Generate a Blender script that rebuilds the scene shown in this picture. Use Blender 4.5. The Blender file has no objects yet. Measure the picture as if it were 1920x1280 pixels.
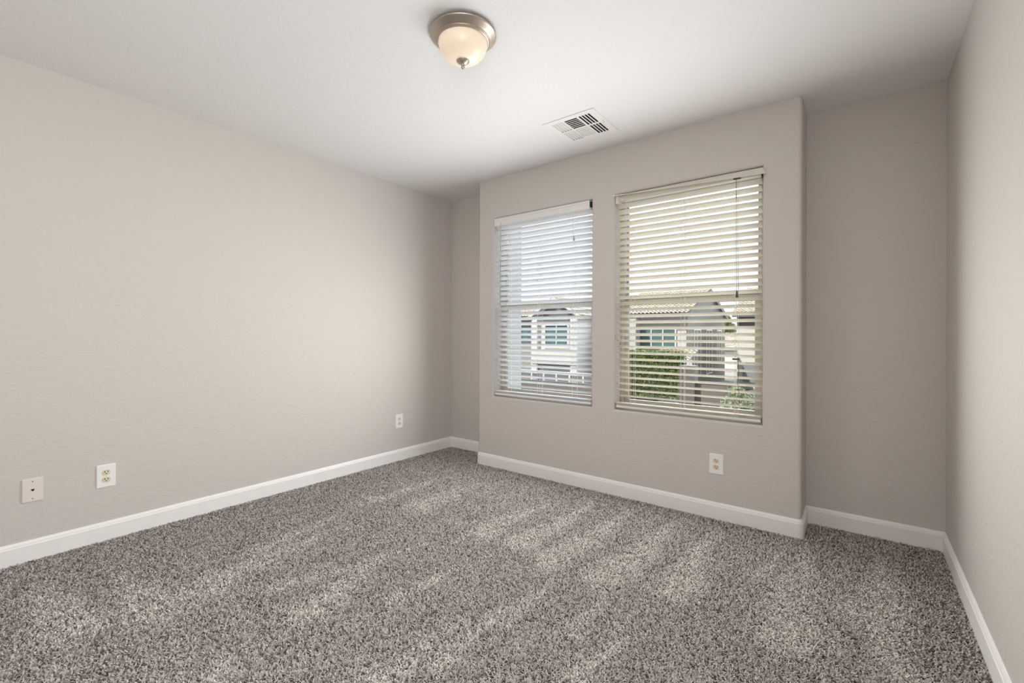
import bpy, math, random
import numpy as np
from mathutils import Matrix, Vector, Euler

C = bpy.context.scene.collection
scene = bpy.context.scene
PI = math.pi

# ------------------------------------------------------------------ camera
CAM_Z = 1.1178
YAW = 0.65344
cam_data = bpy.data.cameras.new('camera')
cam_data.sensor_width = 36.0
cam_data.lens = 36.0 * 849.57 / 1920.0
cam_data.shift_y = -12.5 / 1920.0
cam_data.clip_start = 0.02
cam_data.clip_end = 600
cam = bpy.data.objects.new('camera', cam_data)
C.objects.link(cam)
cam.matrix_world = (Matrix.Translation((0, 0, CAM_Z)) @ Matrix.Rotation(YAW, 4, 'Z')
                    @ Matrix.Rotation(PI / 2, 4, 'X') @ Matrix.Rotation(0.0030, 4, 'Z'))
scene.camera = cam

# ------------------------------------------------------------------ exposure
scene.view_settings.view_transform = 'Standard'
scene.view_settings.look = 'None'
scene.view_settings.gamma = 1.0
scene.view_settings.use_curve_mapping = False
scene.view_settings.exposure = 0.05
cy = scene.cycles
cy.use_denoising = True
cy.max_bounces = 16
cy.diffuse_bounces = 10
cy.transparent_max_bounces = 24
cy.caustics_reflective = False
cy.caustics_refractive = False

# ------------------------------------------------------------------ sky: hazy blue with a brighter bank added above the visible part to light the slats
SKY_BANK = 11.0
SKY_BASE = 0.35
world = bpy.data.worlds.new('sky')
scene.world = world
world.use_nodes = True
nt = world.node_tree
nt.nodes.clear()
def N(t, kind, **kw):
    n = t.nodes.new(kind)
    for k, v in kw.items():
        setattr(n, k, v)
    return n
tc = N(nt, 'ShaderNodeTexCoord')
sep = N(nt, 'ShaderNodeSeparateXYZ')
nt.links.new(tc.outputs['Generated'], sep.inputs[0])
def mrange(t, src, a, b, c=0.0, d=1.0, smooth=True):
    n = N(t, 'ShaderNodeMapRange')
    n.interpolation_type = 'SMOOTHSTEP' if smooth else 'LINEAR'
    n.inputs['From Min'].default_value = a
    n.inputs['From Max'].default_value = b
    n.inputs['To Min'].default_value = c
    n.inputs['To Max'].default_value = d
    t.links.new(src, n.inputs['Value'])
    return n.outputs['Result']
def math_n(t, op, a, b):
    n = N(t, 'ShaderNodeMath', operation=op)
    for i, v in enumerate((a, b)):
        if isinstance(v, (int, float)):
            n.inputs[i].default_value = v
        else:
            t.links.new(v, n.inputs[i])
    return n.outputs[0]
fy = mrange(nt, sep.outputs['Y'], -0.10, 0.40)
fz_hi = math_n(nt, 'MULTIPLY', mrange(nt, sep.outputs['Z'], 0.22, 0.42, 0.09, 1.0), mrange(nt, sep.outputs['Z'], 0.70, 0.98, 1.0, 0.0))
bank = math_n(nt, 'MULTIPLY', fy, fz_hi)
cl = N(nt, 'ShaderNodeTexNoise')
cl.inputs['Scale'].default_value = 2.5
cl.inputs['Detail'].default_value = 5
nt.links.new(tc.outputs['Generated'], cl.inputs['Vector'])
clf = mrange(nt, cl.outputs['Fac'], 0.3, 0.7, 0.9, 1.1)
bank = math_n(nt, 'MULTIPLY', bank, clf)
stren = math_n(nt, 'MULTIPLY_ADD', bank, SKY_BANK)
stren.node.inputs[2].default_value = SKY_BASE
blue = mrange(nt, sep.outputs['Z'], 0.0, 0.8, 0.0, 1.0)
mixc = N(nt, 'ShaderNodeMix', data_type='RGBA')
mixc.inputs['A'].default_value = (0.93, 0.97, 1.0, 1)
mixc.inputs['B'].default_value = (0.80, 0.90, 1.0, 1)
nt.links.new(blue, mixc.inputs['Factor'])
bg = N(nt, 'ShaderNodeBackground')
nt.links.new(mixc.outputs['Result'], bg.inputs['Color'])
nt.links.new(stren, bg.inputs['Strength'])
wo = N(nt, 'ShaderNodeOutputWorld')
nt.links.new(bg.outputs[0], wo.inputs['Surface'])
world.cycles.sampling_method = 'MANUAL'
world.cycles.sample_map_resolution = 1024

# sun from behind the house, over its left shoulder
SUN = 7.5
sun_d = bpy.data.lights.new('sun', 'SUN')
sun_d.energy = SUN
sun_d.angle = math.radians(0.6)
sun_d.color = (1.0, 0.95, 0.87)
sun = bpy.data.objects.new('sun', sun_d)
C.objects.link(sun)
sun.rotation_euler = Vector((0.50, 0.50, -1.0)).to_track_quat('-Z', 'Y').to_euler()

# area lamps added at each window, before and behind the blinds, standing in for daylight
DAY = 20.5
for wx, wy, wh, wz, watt in ((-1.998, 2.935, 0.94, 1.08, DAY), (-0.901, 2.935, 0.94, 1.08, DAY), (-1.998, 3.050, 1.46, 1.35, DAY * 0.105), (-0.901, 3.050, 1.46, 1.35, DAY * 0.105)):
    ld = bpy.data.lights.new('daylight_fill', 'AREA')
    ld.shape = 'RECTANGLE'; ld.size = 0.88; ld.size_y = wh
    ld.energy = watt; ld.color = (1.0, 0.99, 0.985)
    lo = bpy.data.objects.new('daylight_fill', ld)
    C.objects.link(lo)
    lo.location = (wx, wy, wz)
    lo.rotation_euler = (-PI / 2, 0, 0)

# fill lamp at the added side window, there to brighten the left wall
ld = bpy.data.lights.new('daylight_fill', 'AREA')
ld.shape = 'RECTANGLE'; ld.size = 1.05; ld.size_y = 0.74
ld.energy = 37.0; ld.color = (1.0, 0.99, 0.985)
lo = bpy.data.objects.new('daylight_fill', ld)
C.objects.link(lo)
lo.location = (0.350, -0.47, 1.52)
lo.rotation_euler = (0, PI / 2, 0)

# ------------------------------------------------------------------ helpers
def tag(o, label=None, cat=None, group=None, kind=None):
    if label: o['label'] = label
    if cat: o['category'] = cat
    if group: o['group'] = group
    if kind: o['kind'] = kind
    return o

def empty(name, loc=(0, 0, 0), rz=0.0):
    o = bpy.data.objects.new(name, None)
    o.empty_display_size = 0.05
    o.location = loc
    o.rotation_euler = (0, 0, rz)
    C.objects.link(o)
    return o

class MB:
    """collects vertices and faces of one mesh"""
    def __init__(self):
        self.v, self.f, self.s = [], [], []
    def add(self, vs, fs, smooth=False):
        b = len(self.v)
        self.v += [tuple(q) for q in vs]
        self.f += [tuple(b + i for i in q) for q in fs]
        self.s += [smooth] * len(fs)
    def box(self, x0, x1, y0, y1, z0, z1, M=None):
        vs = [Vector((x, y, z)) for z in (z0, z1) for y in (y0, y1) for x in (x0, x1)]
        if M is not None: vs = [M @ q for q in vs]
        self.add(vs, [(0, 2, 3, 1), (4, 5, 7, 6), (0, 1, 5, 4), (1, 3, 7, 5), (3, 2, 6, 7), (2, 0, 4, 6)])
        return self
    def tube(self, pts, r, n=6, caps=True):
        pts = [Vector(q) for q in pts]
        rr = r if isinstance(r, (list, tuple)) else [r] * len(pts)
        rings = []
        for i, q in enumerate(pts):
            t = (pts[min(i + 1, len(pts) - 1)] - pts[max(i - 1, 0)]).normalized()
            a = Vector((1, 0, 0)) if abs(t.x) < 0.8 else Vector((0, 1, 0))
            u = t.cross(a).normalized(); w = t.cross(u)
            rings.append([q + (u * math.cos(2 * PI * k / n) + w * math.sin(2 * PI * k / n)) * rr[i] for k in range(n)])
        vs = [q for R in rings for q in R]
        fs = [(i * n + k, i * n + (k + 1) % n, (i + 1) * n + (k + 1) % n, (i + 1) * n + k) for i in range(len(pts) - 1) for k in range(n)]
        self.add(vs, fs, True)
        if caps:
            self.add(rings[0], [tuple(range(n))[::-1]]); self.add(rings[-1], [tuple(range(n))])
        return self
    def lathe(self, prof, n=48, M=None):
        """prof: (r, z) from top to bottom, round the z axis"""
        vs = []
        for r, z in prof:
            vs += [Vector((r * math.cos(2 * PI * k / n), r * math.sin(2 * PI * k / n), z)) for k in range(n)]
        if M is not None: vs = [M @ q for q in vs]
        fs = [(i * n + k, (i + 1) * n + k, (i + 1) * n + (k + 1) % n, i * n + (k + 1) % n) for i in range(len(prof) - 1) for k in range(n)]
        self.add(vs, fs, True)
        return self
    def build(self, name, m, parent=None, bevel=0.0, seg=2):
        me = bpy.data.meshes.new(name)
        me.from_pydata(self.v, [], self.f)
        me.polygons.foreach_set('use_smooth', self.s)
        me.update()
        o = bpy.data.objects.new(name, me)
        C.objects.link(o)
        if m is not None: me.materials.append(m)
        if parent is not None: o.parent = parent
        if bevel > 0:
            b = o.modifiers.new('bevel', 'BEVEL')
            b.width = bevel; b.segments = seg; b.limit_method = 'ANGLE'
        return o

# ------------------------------------------------------------------ materials
def mat(name, col, rough=0.6, metal=0.0, spec=0.5, noise=0.0, nscale=20.0, bump=0.0, bscale=200.0, bdist=0.001, emit=None, estr=0.0, coord='Object', detail=3.0):
    m = bpy.data.materials.new(name)
    m.use_nodes = True
    t = m.node_tree
    p = t.nodes['Principled BSDF']
    p.inputs['Base Color'].default_value = (*col, 1)
    p.inputs['Roughness'].default_value = rough
    p.inputs['Metallic'].default_value = metal
    p.inputs['Specular IOR Level'].default_value = spec
    tcn = N(t, 'ShaderNodeTexCoord')
    nz = N(t, 'ShaderNodeTexNoise')
    nz.inputs['Scale'].default_value = nscale
    nz.inputs['Detail'].default_value = 4
    t.links.new(tcn.outputs[coord], nz.inputs['Vector'])
    f = mrange(t, nz.outputs['Fac'], 0.3, 0.7, 1.0 - noise, 1.0 + noise, False)
    mx = N(t, 'ShaderNodeVectorMath', operation='SCALE')
    mx.inputs[0].default_value = col
    t.links.new(f, mx.inputs['Scale'])
    t.links.new(mx.outputs[0], p.inputs['Base Color'])
    if bump > 0:
        bz = N(t, 'ShaderNodeTexNoise')
        bz.inputs['Scale'].default_value = bscale
        bz.inputs['Detail'].default_value = detail
        t.links.new(tcn.outputs[coord], bz.inputs['Vector'])
        bn = N(t, 'ShaderNodeBump')
        bn.inputs['Strength'].default_value = bump
        bn.inputs['Distance'].default_value = bdist
        t.links.new(bz.outputs['Fac'], bn.inputs['Height'])
        t.links.new(bn.outputs[0], p.inputs['Normal'])
    if emit:
        p.inputs['Emission Color'].default_value = (*emit, 1)
        p.inputs['Emission Strength'].default_value = estr
    return m

def wall_paint(name, col):
    """flat paint over hand-trowelled drywall: broad smears with soft edges and a fine tooth"""
    m = bpy.data.materials.new(name)
    m.use_nodes = True
    t = m.node_tree
    p = t.nodes['Principled BSDF']
    p.inputs['Base Color'].default_value = (*col, 1)
    p.inputs['Roughness'].default_value = 0.62
    p.inputs['Specular IOR Level'].default_value = 0.35
    tcn = N(t, 'ShaderNodeTexCoord')
    mp = N(t, 'ShaderNodeMapping')
    mp.inputs['Scale'].default_value = (1, 1, 2.2)
    t.links.new(tcn.outputs['Object'], mp.inputs[0])
    a = N(t, 'ShaderNodeTexNoise'); a.inputs['Scale'].default_value = 9; a.inputs['Detail'].default_value = 6; a.inputs['Distortion'].default_value = 1.6
    t.links.new(mp.outputs[0], a.inputs['Vector'])
    ra = mrange(t, a.outputs['Fac'], 0.47, 0.53)
    b = N(t, 'ShaderNodeTexNoise'); b.inputs['Scale'].default_value = 140; b.inputs['Detail'].default_value = 2
    t.links.new(tcn.outputs['Object'], b.inputs['Vector'])
    h = math_n(t, 'MULTIPLY_ADD', b.outputs['Fac'], 0.25); t.links.new(ra, h.node.inputs[2])
    bn = N(t, 'ShaderNodeBump'); bn.inputs['Strength'].default_value = 0.30; bn.inputs['Distance'].default_value = 0.0012
    t.links.new(h, bn.inputs['Height']); t.links.new(bn.outputs[0], p.inputs['Normal'])
    return m

def glass_mat(name, tint=(0.95, 0.97, 0.96), refl=0.05):
    m = bpy.data.materials.new(name)
    m.use_nodes = True
    t = m.node_tree; t.nodes.clear()
    fr = N(t, 'ShaderNodeFresnel'); fr.inputs['IOR'].default_value = 1.35
    tr = N(t, 'ShaderNodeBsdfTransparent'); tr.inputs['Color'].default_value = (*tint, 1)
    gl = N(t, 'ShaderNodeBsdfGlossy'); gl.inputs['Roughness'].default_value = 0.02
    mx = N(t, 'ShaderNodeMixShader'); o = N(t, 'ShaderNodeOutputMaterial')
    t.links.new(fr.outputs[0], mx.inputs[0]); t.links.new(tr.outputs[0], mx.inputs[1]); t.links.new(gl.outputs[0], mx.inputs[2])
    t.links.new(mx.outputs[0], o.inputs[0])
    return m

def slat_mat(name, col, transl):
    m = bpy.data.materials.new(name)
    m.use_nodes = True
    t = m.node_tree; t.nodes.clear()
    d = N(t, 'ShaderNodeBsdfDiffuse'); d.inputs['Color'].default_value = (*col, 1)
    tl = N(t, 'ShaderNodeBsdfTranslucent'); tl.inputs['Color'].default_value = (*col, 1)
    g = N(t, 'ShaderNodeBsdfGlossy'); g.inputs['Roughness'].default_value = 0.4
    m1 = N(t, 'ShaderNodeMixShader'); m1.inputs[0].default_value = transl
    m2 = N(t, 'ShaderNodeMixShader'); m2.inputs[0].default_value = 0.03
    o = N(t, 'ShaderNodeOutputMaterial')
    t.links.new(d.outputs[0], m1.inputs[1]); t.links.new(tl.outputs[0], m1.inputs[2])
    t.links.new(m1.outputs[0], m2.inputs[1]); t.links.new(g.outputs[0], m2.inputs[2]); t.links.new(m2.outputs[0], o.inputs[0])
    return m

WALL = wall_paint('greige_wall_paint', (0.605, 0.570, 0.540))
CEIL = wall_paint('white_ceiling_paint', (0.765, 0.767, 0.763))
TRIM = mat('white_trim_paint', (0.87, 0.865, 0.85), 0.4, noise=0.01)
PLATE = mat('white_plate_plastic', (0.86, 0.855, 0.835), 0.35)
PLATE_PINK = mat('off_white_plate_plastic', (0.76, 0.70, 0.655), 0.35)
IVORY = mat('ivory_plastic', (0.70, 0.64, 0.47), 0.4)
PALE = mat('pale_grey_plastic', (0.72, 0.69, 0.64), 0.4)
DARK = mat('dark_slot', (0.012, 0.010, 0.009), 0.8)
VINYL = mat('almond_window_vinyl', (0.46, 0.41, 0.35), 0.5, noise=0.03)
GLASS = glass_mat('window_glass')
SLAT_W = slat_mat('white_slat', (0.85, 0.86, 0.875), 0.27)
SLAT_C = slat_mat('cream_slat', (0.86, 0.83, 0.765), 0.32)
RAIL_W = mat('white_rail', (0.80, 0.80, 0.79), 0.4)
RAIL_C = mat('cream_rail', (0.78, 0.745, 0.67), 0.4)
CORD_W = mat('white_cord', (0.80, 0.79, 0.77), 0.8)
CORD_G = mat('grey_cord', (0.36, 0.33, 0.29), 0.8)
CORD_D = mat('dark_cord', (0.10, 0.085, 0.07), 0.8)
NICKEL = mat('brushed_nickel', (0.50, 0.44, 0.38), 0.42, metal=1.0, noise=0.05, nscale=80)
VENT = mat('white_vent_enamel', (0.78, 0.775, 0.75), 0.45)
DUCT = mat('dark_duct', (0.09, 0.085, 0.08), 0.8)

# ------------------------------------------------------------------ room dimensions (metres, camera over the origin)
XL, XR, YB = -3.237, 0.359, -0.95
YP, YN = 2.953, 3.233               # pier front, recessed wall either side
PXL, PXR = -2.629, -0.251
H = 2.44
WIN = [(-2.458, -1.538), (-1.359, -0.443)]
WZ0, WZ1 = 0.598, 2.100
YFR = 3.055                         # room face of the window frame
YOUT = 3.14                         # outside face of the pier wall

# ------------------------------------------------------------------ shell
VX = (-1.548, -1.268, 2.410, 2.696)   # opening of the ceiling register
def ceiling():
    m = MB()
    xs = [XL - 0.2, VX[0], VX[1], XR + 0.2]; ys = [YB - 0.2, VX[2], VX[3], YN + 0.4]
    for i in range(3):
        for j in range(3):
            if i == 1 and j == 1: continue
            m.box(xs[i], xs[i + 1], ys[j], ys[j + 1], H, H + 0.02)
    return tag(m.build('ceiling', CEIL), 'white textured ceiling of the room', 'ceiling', kind='structure')
ceiling()

m = MB(); m.box(XL - 0.2, XL, YB - 0.2, YN + 0.2, -0.1, H)
tag(m.build('wall_left', WALL), 'long greige wall with two wall plates low down and an outlet near the corner', 'wall', kind='structure')
m = MB(); SW = (-0.86, -0.08, 0.72, 2.08)  # opening for the added side window behind the camera
m.box(XR, XR + 0.14, SW[1], YN + 0.2, -0.1, H); m.box(XR, XR + 0.14, YB - 0.2, SW[0], -0.1, H)
m.box(XR, XR + 0.14, SW[0], SW[1], -0.1, SW[2]); m.box(XR, XR + 0.14, SW[0], SW[1], SW[3], H)
tag(m.build('wall_right', WALL), 'bare greige wall at the right edge, no plates on it', 'wall', kind='structure')
m = MB(); m.box(XL, XR, YB - 0.2, YB, -0.1, H)
tag(m.build('wall_back', WALL), 'greige wall behind the camera', 'wall', kind='structure')

def wall_front():
    """recessed wall strips, pier with rounded corners, two window openings with rounded edges: one plastered surface"""
    m = MB()
    rb = 0.020; ns = 6
    # plan line, left to right
    plan = [(XL - 0.02, YN), (PXL, YN), (PXL, YP + rb)]
    for k in range(1, ns): 
        a = PI + (PI / 2) * k / ns
        plan.append((PXL + rb + rb * math.cos(a), YP + rb + rb * math.sin(a)))
    iL = len(plan); plan.append((PXL + rb, YP))
    plan.append((PXR - rb, YP))
    for k in range(1, ns):
        a = -PI / 2 + (PI / 2) * k / ns
        plan.append((PXR - rb + rb * math.cos(a), YP + rb + rb * math.sin(a)))
    plan += [(PXR, YP + rb), (PXR, YN), (XR + 0.02, YN)]
    for i in range(len(plan) - 1):
        if i == iL: continue
        (x0, y0), (x1, y1) = plan[i], plan[i + 1]
        m.add([(x0, y0, -0.1), (x1, y1, -0.1), (x1, y1, H), (x0, y0, H)], [(0, 1, 2, 3)], smooth=not (i in (0, len(plan) - 2)))
    # pier face with holes
    ro = 0.016
    xs = [PXL + rb]
    for a, b in WIN: xs += [a - ro, b + ro]
    xs.append(PXR - rb)
    zs = [-0.1, WZ0 - ro, WZ1 + ro, H]
    for i in range(len(xs) - 1):
        for j in range(3):
            if j == 1 and i % 2 == 1: continue
            m.add([(xs[i], YP, zs[j]), (xs[i + 1], YP, zs[j]), (xs[i + 1], YP, zs[j + 1]), (xs[i], YP, zs[j + 1])], [(0, 1, 2, 3)])
    # rounded edges and reveals
    for a, b in WIN:
        rings = []
        for k in range(ns + 1):
            t = PI / 2 * k / ns
            e = ro * (1 - math.sin(t)); d = YP + ro * (1 - math.cos(t))
            rings.append([(a - e, d, WZ0 - e), (b + e, d, WZ0 - e), (b + e, d, WZ1 + e), (a - e, d, WZ1 + e)])
        rings.append([(a, YOUT, WZ0), (b, YOUT, WZ0), (b, YOUT, WZ1), (a, YOUT, WZ1)])
        for k in range(len(rings) - 1):
            for q in range(4):
                r0, r1 = rings[k], rings[k + 1]; n = (q + 1) % 4
                m.add([r0[q], r0[n], r1[n], r1[q]], [(0, 1, 2, 3)], smooth=(k < ns))
    # outside faces so that no daylight leaks in
    xo = [PXL]
    for a, b in WIN: xo += [a, b]
    xo.append(PXR)
    zo = [-0.1, WZ0, WZ1, H + 0.1]
    for i in range(len(xo) - 1):
        for j in range(3):
            if j == 1 and i % 2 == 1: continue
            m.add([(xo[i], YOUT, zo[j]), (xo[i], YOUT, zo[j + 1]), (xo[i + 1], YOUT, zo[j + 1]), (xo[i + 1], YOUT, zo[j])], [(0, 1, 2, 3)])
    for x0, x1 in ((XL - 0.2, PXL - 0.03), (PXR + 0.03, XR + 0.2)):
        m.box(x0, x1, YN + 0.002, YN + 0.14, -0.1, H + 0.1)
    return tag(m.build('wall_front', WALL), 'greige window wall with a projecting pier holding both windows', 'wall', kind='structure')
wall_front()

# ------------------------------------------------------------------ baseboards
BH, BT = 0.102, 0.013
def baseboard(name, path, label):
    """profile swept along a plan path (room side to the right of travel is negative normal)"""
    prof = [(BT, -0.02), (BT, BH - 0.022), (BT - 0.003, BH - 0.017), (BT - 0.003, BH - 0.013), (BT - 0.006, BH - 0.006), (BT - 0.009, BH - 0.001), (0.0, BH)]
    P = [Vector(q) for q in path]
    nr = []
    for i in range(len(P)):
        ds = []
        if i > 0: ds.append((P[i] - P[i - 1]).normalized())
        if i < len(P) - 1: ds.append((P[i + 1] - P[i]).normalized())
        ns_ = [Vector((d.y, -d.x)) for d in ds]
        n = sum(ns_, Vector((0, 0))); n.normalize()
        n = n / max(0.3, n.dot(ns_[0]))
        nr.append(n)
    m = MB()
    vs = []
    for q, n in zip(P, nr):
        for o, z in prof:
            vs.append((q.x + n.x * o, q.y + n.y * o, z))
    k = len(prof)
    fs = [(i * k + j, (i + 1) * k + j, (i + 1) * k + j + 1, i * k + j + 1) for i in range(len(P) - 1) for j in range(k - 1)]
    m.add(vs, fs)
    return tag(m.build(name, TRIM), label, 'baseboard', kind='structure')
baseboard('baseboard_left', [(XL, YB), (XL, YN)], 'white baseboard along the long wall with the wall plates')
arcp = []
rb = 0.020
pl = [(XL, YN), (PXL, YN), (PXL, YP + rb)]
pl += [(PXL + rb + rb * math.cos(PI + PI / 2 * k / 5), YP + rb + rb * math.sin(PI + PI / 2 * k / 5)) for k in range(1, 6)]
pl += [(PXR - rb + rb * math.cos(-PI / 2 + PI / 2 * k / 5), YP + rb + rb * math.sin(-PI / 2 + PI / 2 * k / 5)) for k in range(0, 6)]
pl += [(PXR, YN), (XR, YN)]
baseboard('baseboard_front', pl, 'white baseboard wrapping the window pier and both recesses')
baseboard('baseboard_right', [(XR, YN), (XR, YB)], 'white baseboard along the bare wall at the right')
baseboard('baseboard_back', [(XR, YB), (XL, YB)], 'white baseboard behind the camera')

# ------------------------------------------------------------------ carpet: backing and twisted pile, combed by a vacuum cleaner
STROKES = [
(-0.855,2.759,-0.921,1.912,0.020,0.110),(-0.645,2.744,-0.642,2.001,0.020,0.100),(-0.303,2.833,-0.348,2.363,0.012,0.030),
(-0.224,2.895,-0.218,1.961,0.015,0.130),(0.108,2.951,0.060,2.298,0.020,0.130),(-1.139,2.759,-1.207,1.898,0.020,0.100),
(-1.395,2.711,-1.426,1.962,0.020,0.100),(-1.647,2.516,-1.675,1.945,0.020,0.100),(-1.114,1.798,-1.082,1.377,0.012,0.030),
(-0.845,1.834,-0.857,1.487,0.012,0.040),(-2.244,2.543,-2.276,1.977,0.020,0.120),(-2.408,1.504,-2.270,0.731,0.015,0.120),
(-1.809,1.665,-2.037,0.938,0.012,0.050),(-1.904,1.477,-1.767,0.950,0.015,0.100),(-1.485,1.766,-1.547,1.215,0.012,0.040),
(-2.733,0.568,-2.251,0.576,0.020,0.120),(-2.924,0.305,-2.353,0.350,0.020,0.120),(-2.591,1.855,-2.455,1.050,0.012,0.050),
(-2.553,2.634,-2.591,1.855,0.012,0.060),(-1.132,1.638,-1.130,1.065,0.015,0.050),(-0.708,1.682,-0.723,1.289,0.015,0.050),
(0.052,2.313,0.113,1.964,0.100,0.050),(-1.699,0.625,-1.648,0.561,0.030,0.050),(-1.218,1.288,-1.240,0.890,0.020,0.060)]
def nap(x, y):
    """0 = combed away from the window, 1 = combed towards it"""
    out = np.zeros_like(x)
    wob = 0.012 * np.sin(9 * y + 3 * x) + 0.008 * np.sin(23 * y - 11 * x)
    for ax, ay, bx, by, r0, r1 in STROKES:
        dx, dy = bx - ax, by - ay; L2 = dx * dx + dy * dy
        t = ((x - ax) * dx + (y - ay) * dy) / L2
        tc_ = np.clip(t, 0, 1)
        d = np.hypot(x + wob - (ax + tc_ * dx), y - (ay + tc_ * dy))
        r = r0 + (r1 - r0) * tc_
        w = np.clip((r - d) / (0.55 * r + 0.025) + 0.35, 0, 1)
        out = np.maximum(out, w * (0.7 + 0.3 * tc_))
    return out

def carpet():
    CARPET_BASE = mat('carpet_backing', (0.12, 0.10, 0.085), 1.0, noise=0.3, nscale=200)
    m = MB(); m.box(XL - 0.1, XR + 0.1, YB - 0.1, YN + 0.1, -0.08, -0.004)
    fl = m.build('floor', CARPET_BASE)
    tag(fl, 'grey brown twisted pile carpet with vacuum tracks', 'carpet', kind='structure')
    rng = np.random.default_rng(5)
    dens = 46000
    n = int((XR - XL) * (YN - YB) * dens)
    x = rng.uniform(XL + 0.012, XR - 0.012, n); y = rng.uniform(YB, YN - 0.012, n)
    inpier = (x > PXL - 0.012) & (x < PXR + 0.012) & (y > YP - 0.012)
    s, c = math.sin(YAW), math.cos(YAW)
    d = c * y - s * x; r = c * x + s * y
    keep = (~inpier) & (d > 1.0) & (np.abs(r) < 1.22 * d + 0.15)
    x, y, d = x[keep], y[keep], d[keep]
    n = len(x)
    w = nap(x, y)
    az = rng.uniform(0, 2 * PI, n)
    lx = np.cos(az) * 0.85; ly = np.sin(az) * 0.85 + (w - 0.45) * 0.55     # lean of each yarn end
    L = rng.uniform(0.010, 0.016, n); wd = rng.uniform(0.0019, 0.0027, n)
    el = rng.uniform(0.45, 1.0, n)
    dirx, diry, dirz = lx, ly, el
    nn = np.sqrt(dirx**2 + diry**2 + dirz**2); dirx, diry, dirz = dirx / nn, diry / nn, dirz / nn
    hx, hy = -diry, dirx
    hn = np.hypot(hx, hy) + 1e-6; hx, hy = hx / hn, hy / hn
    z0 = np.full(n, -0.004)
    lev = []
    for t, wf, lift in ((0.0, 0.7, 0.0), (0.5, 1.0, 0.12), (0.85, 0.85, 0.05), (1.0, 0.35, -0.08)):
        px = x + dirx * L * t; py = y + diry * L * t; pz = z0 + dirz * L * (t + lift)
        lev.append((px - hx * wd * wf, py - hy * wd * wf, pz)); lev.append((px + hx * wd * wf, py + hy * wd * wf, pz))
    V = np.empty((n, 8, 3), np.float32)
    for k, (a, b, q) in enumerate(lev):
        V[:, k, 0], V[:, k, 1], V[:, k, 2] = a, b, q
    V[:, :, 0] = np.clip(V[:, :, 0], XL + 0.013, XR - 0.013)
    base = (np.arange(n) * 8)[:, None, None]
    F = np.array([[0, 1, 3, 2], [2, 3, 5, 4], [4, 5, 7, 6]])[None] + base
    me = bpy.data.meshes.new('carpet_pile')
    me.vertices.add(n * 8); me.vertices.foreach_set('co', V.reshape(-1))
    me.loops.add(n * 12); me.loops.foreach_set('vertex_index', F.reshape(-1).astype(np.int32))
    me.polygons.add(n * 3); me.polygons.foreach_set('loop_start', np.arange(n * 3, dtype=np.int32) * 4)
    me.polygons.foreach_set('use_smooth', np.ones(n * 3, bool))
    me.update(calc_edges=True)
    att = me.attributes.new('yarn', 'FLOAT', 'POINT')
    val = np.clip(rng.normal(0.5, 0.26, n) , 0, 1)
    att.data.foreach_set('value', np.repeat(val, 8).astype(np.float32))
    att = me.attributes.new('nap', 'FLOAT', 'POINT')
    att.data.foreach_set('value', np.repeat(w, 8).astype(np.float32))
    m = bpy.data.materials.new('carpet_yarn'); m.use_nodes = True
    t = m.node_tree; t.nodes.clear()
    a = N(t, 'ShaderNodeAttribute', attribute_name='yarn')
    b = N(t, 'ShaderNodeAttribute', attribute_name='nap')
    cr = N(t, 'ShaderNodeValToRGB')
    e = cr.color_ramp.elements
    e[0].position = 0.0; e[0].color = (0.15, 0.132, 0.119, 1)
    e[1].position = 1.0; e[1].color = (0.70, 0.665, 0.632, 1)
    k = cr.color_ramp.elements.new(0.45); k.color = (0.45, 0.42, 0.391, 1)
    t.links.new(a.outputs['Fac'], cr.inputs[0])
    sc = N(t, 'ShaderNodeVectorMath', operation='SCALE')
    t.links.new(cr.outputs[0], sc.inputs[0])
    t.links.new(mrange(t, b.outputs['Fac'], 0, 1, 0.94, 1.22, False), sc.inputs['Scale'])  # lightens combed yarn in colour too, standing in for light on leaning pile
    df = N(t, 'ShaderNodeBsdfDiffuse'); df.inputs['Roughness'].default_value = 0.3
    t.links.new(sc.outputs[0], df.inputs['Color'])
    o = N(t, 'ShaderNodeOutputMaterial'); t.links.new(df.outputs[0], o.inputs[0])
    me.materials.append(m)
    ob = bpy.data.objects.new('carpet_pile', me); C.objects.link(ob); ob.parent = fl
    ob['kind'] = 'stuff'
carpet()

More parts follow.
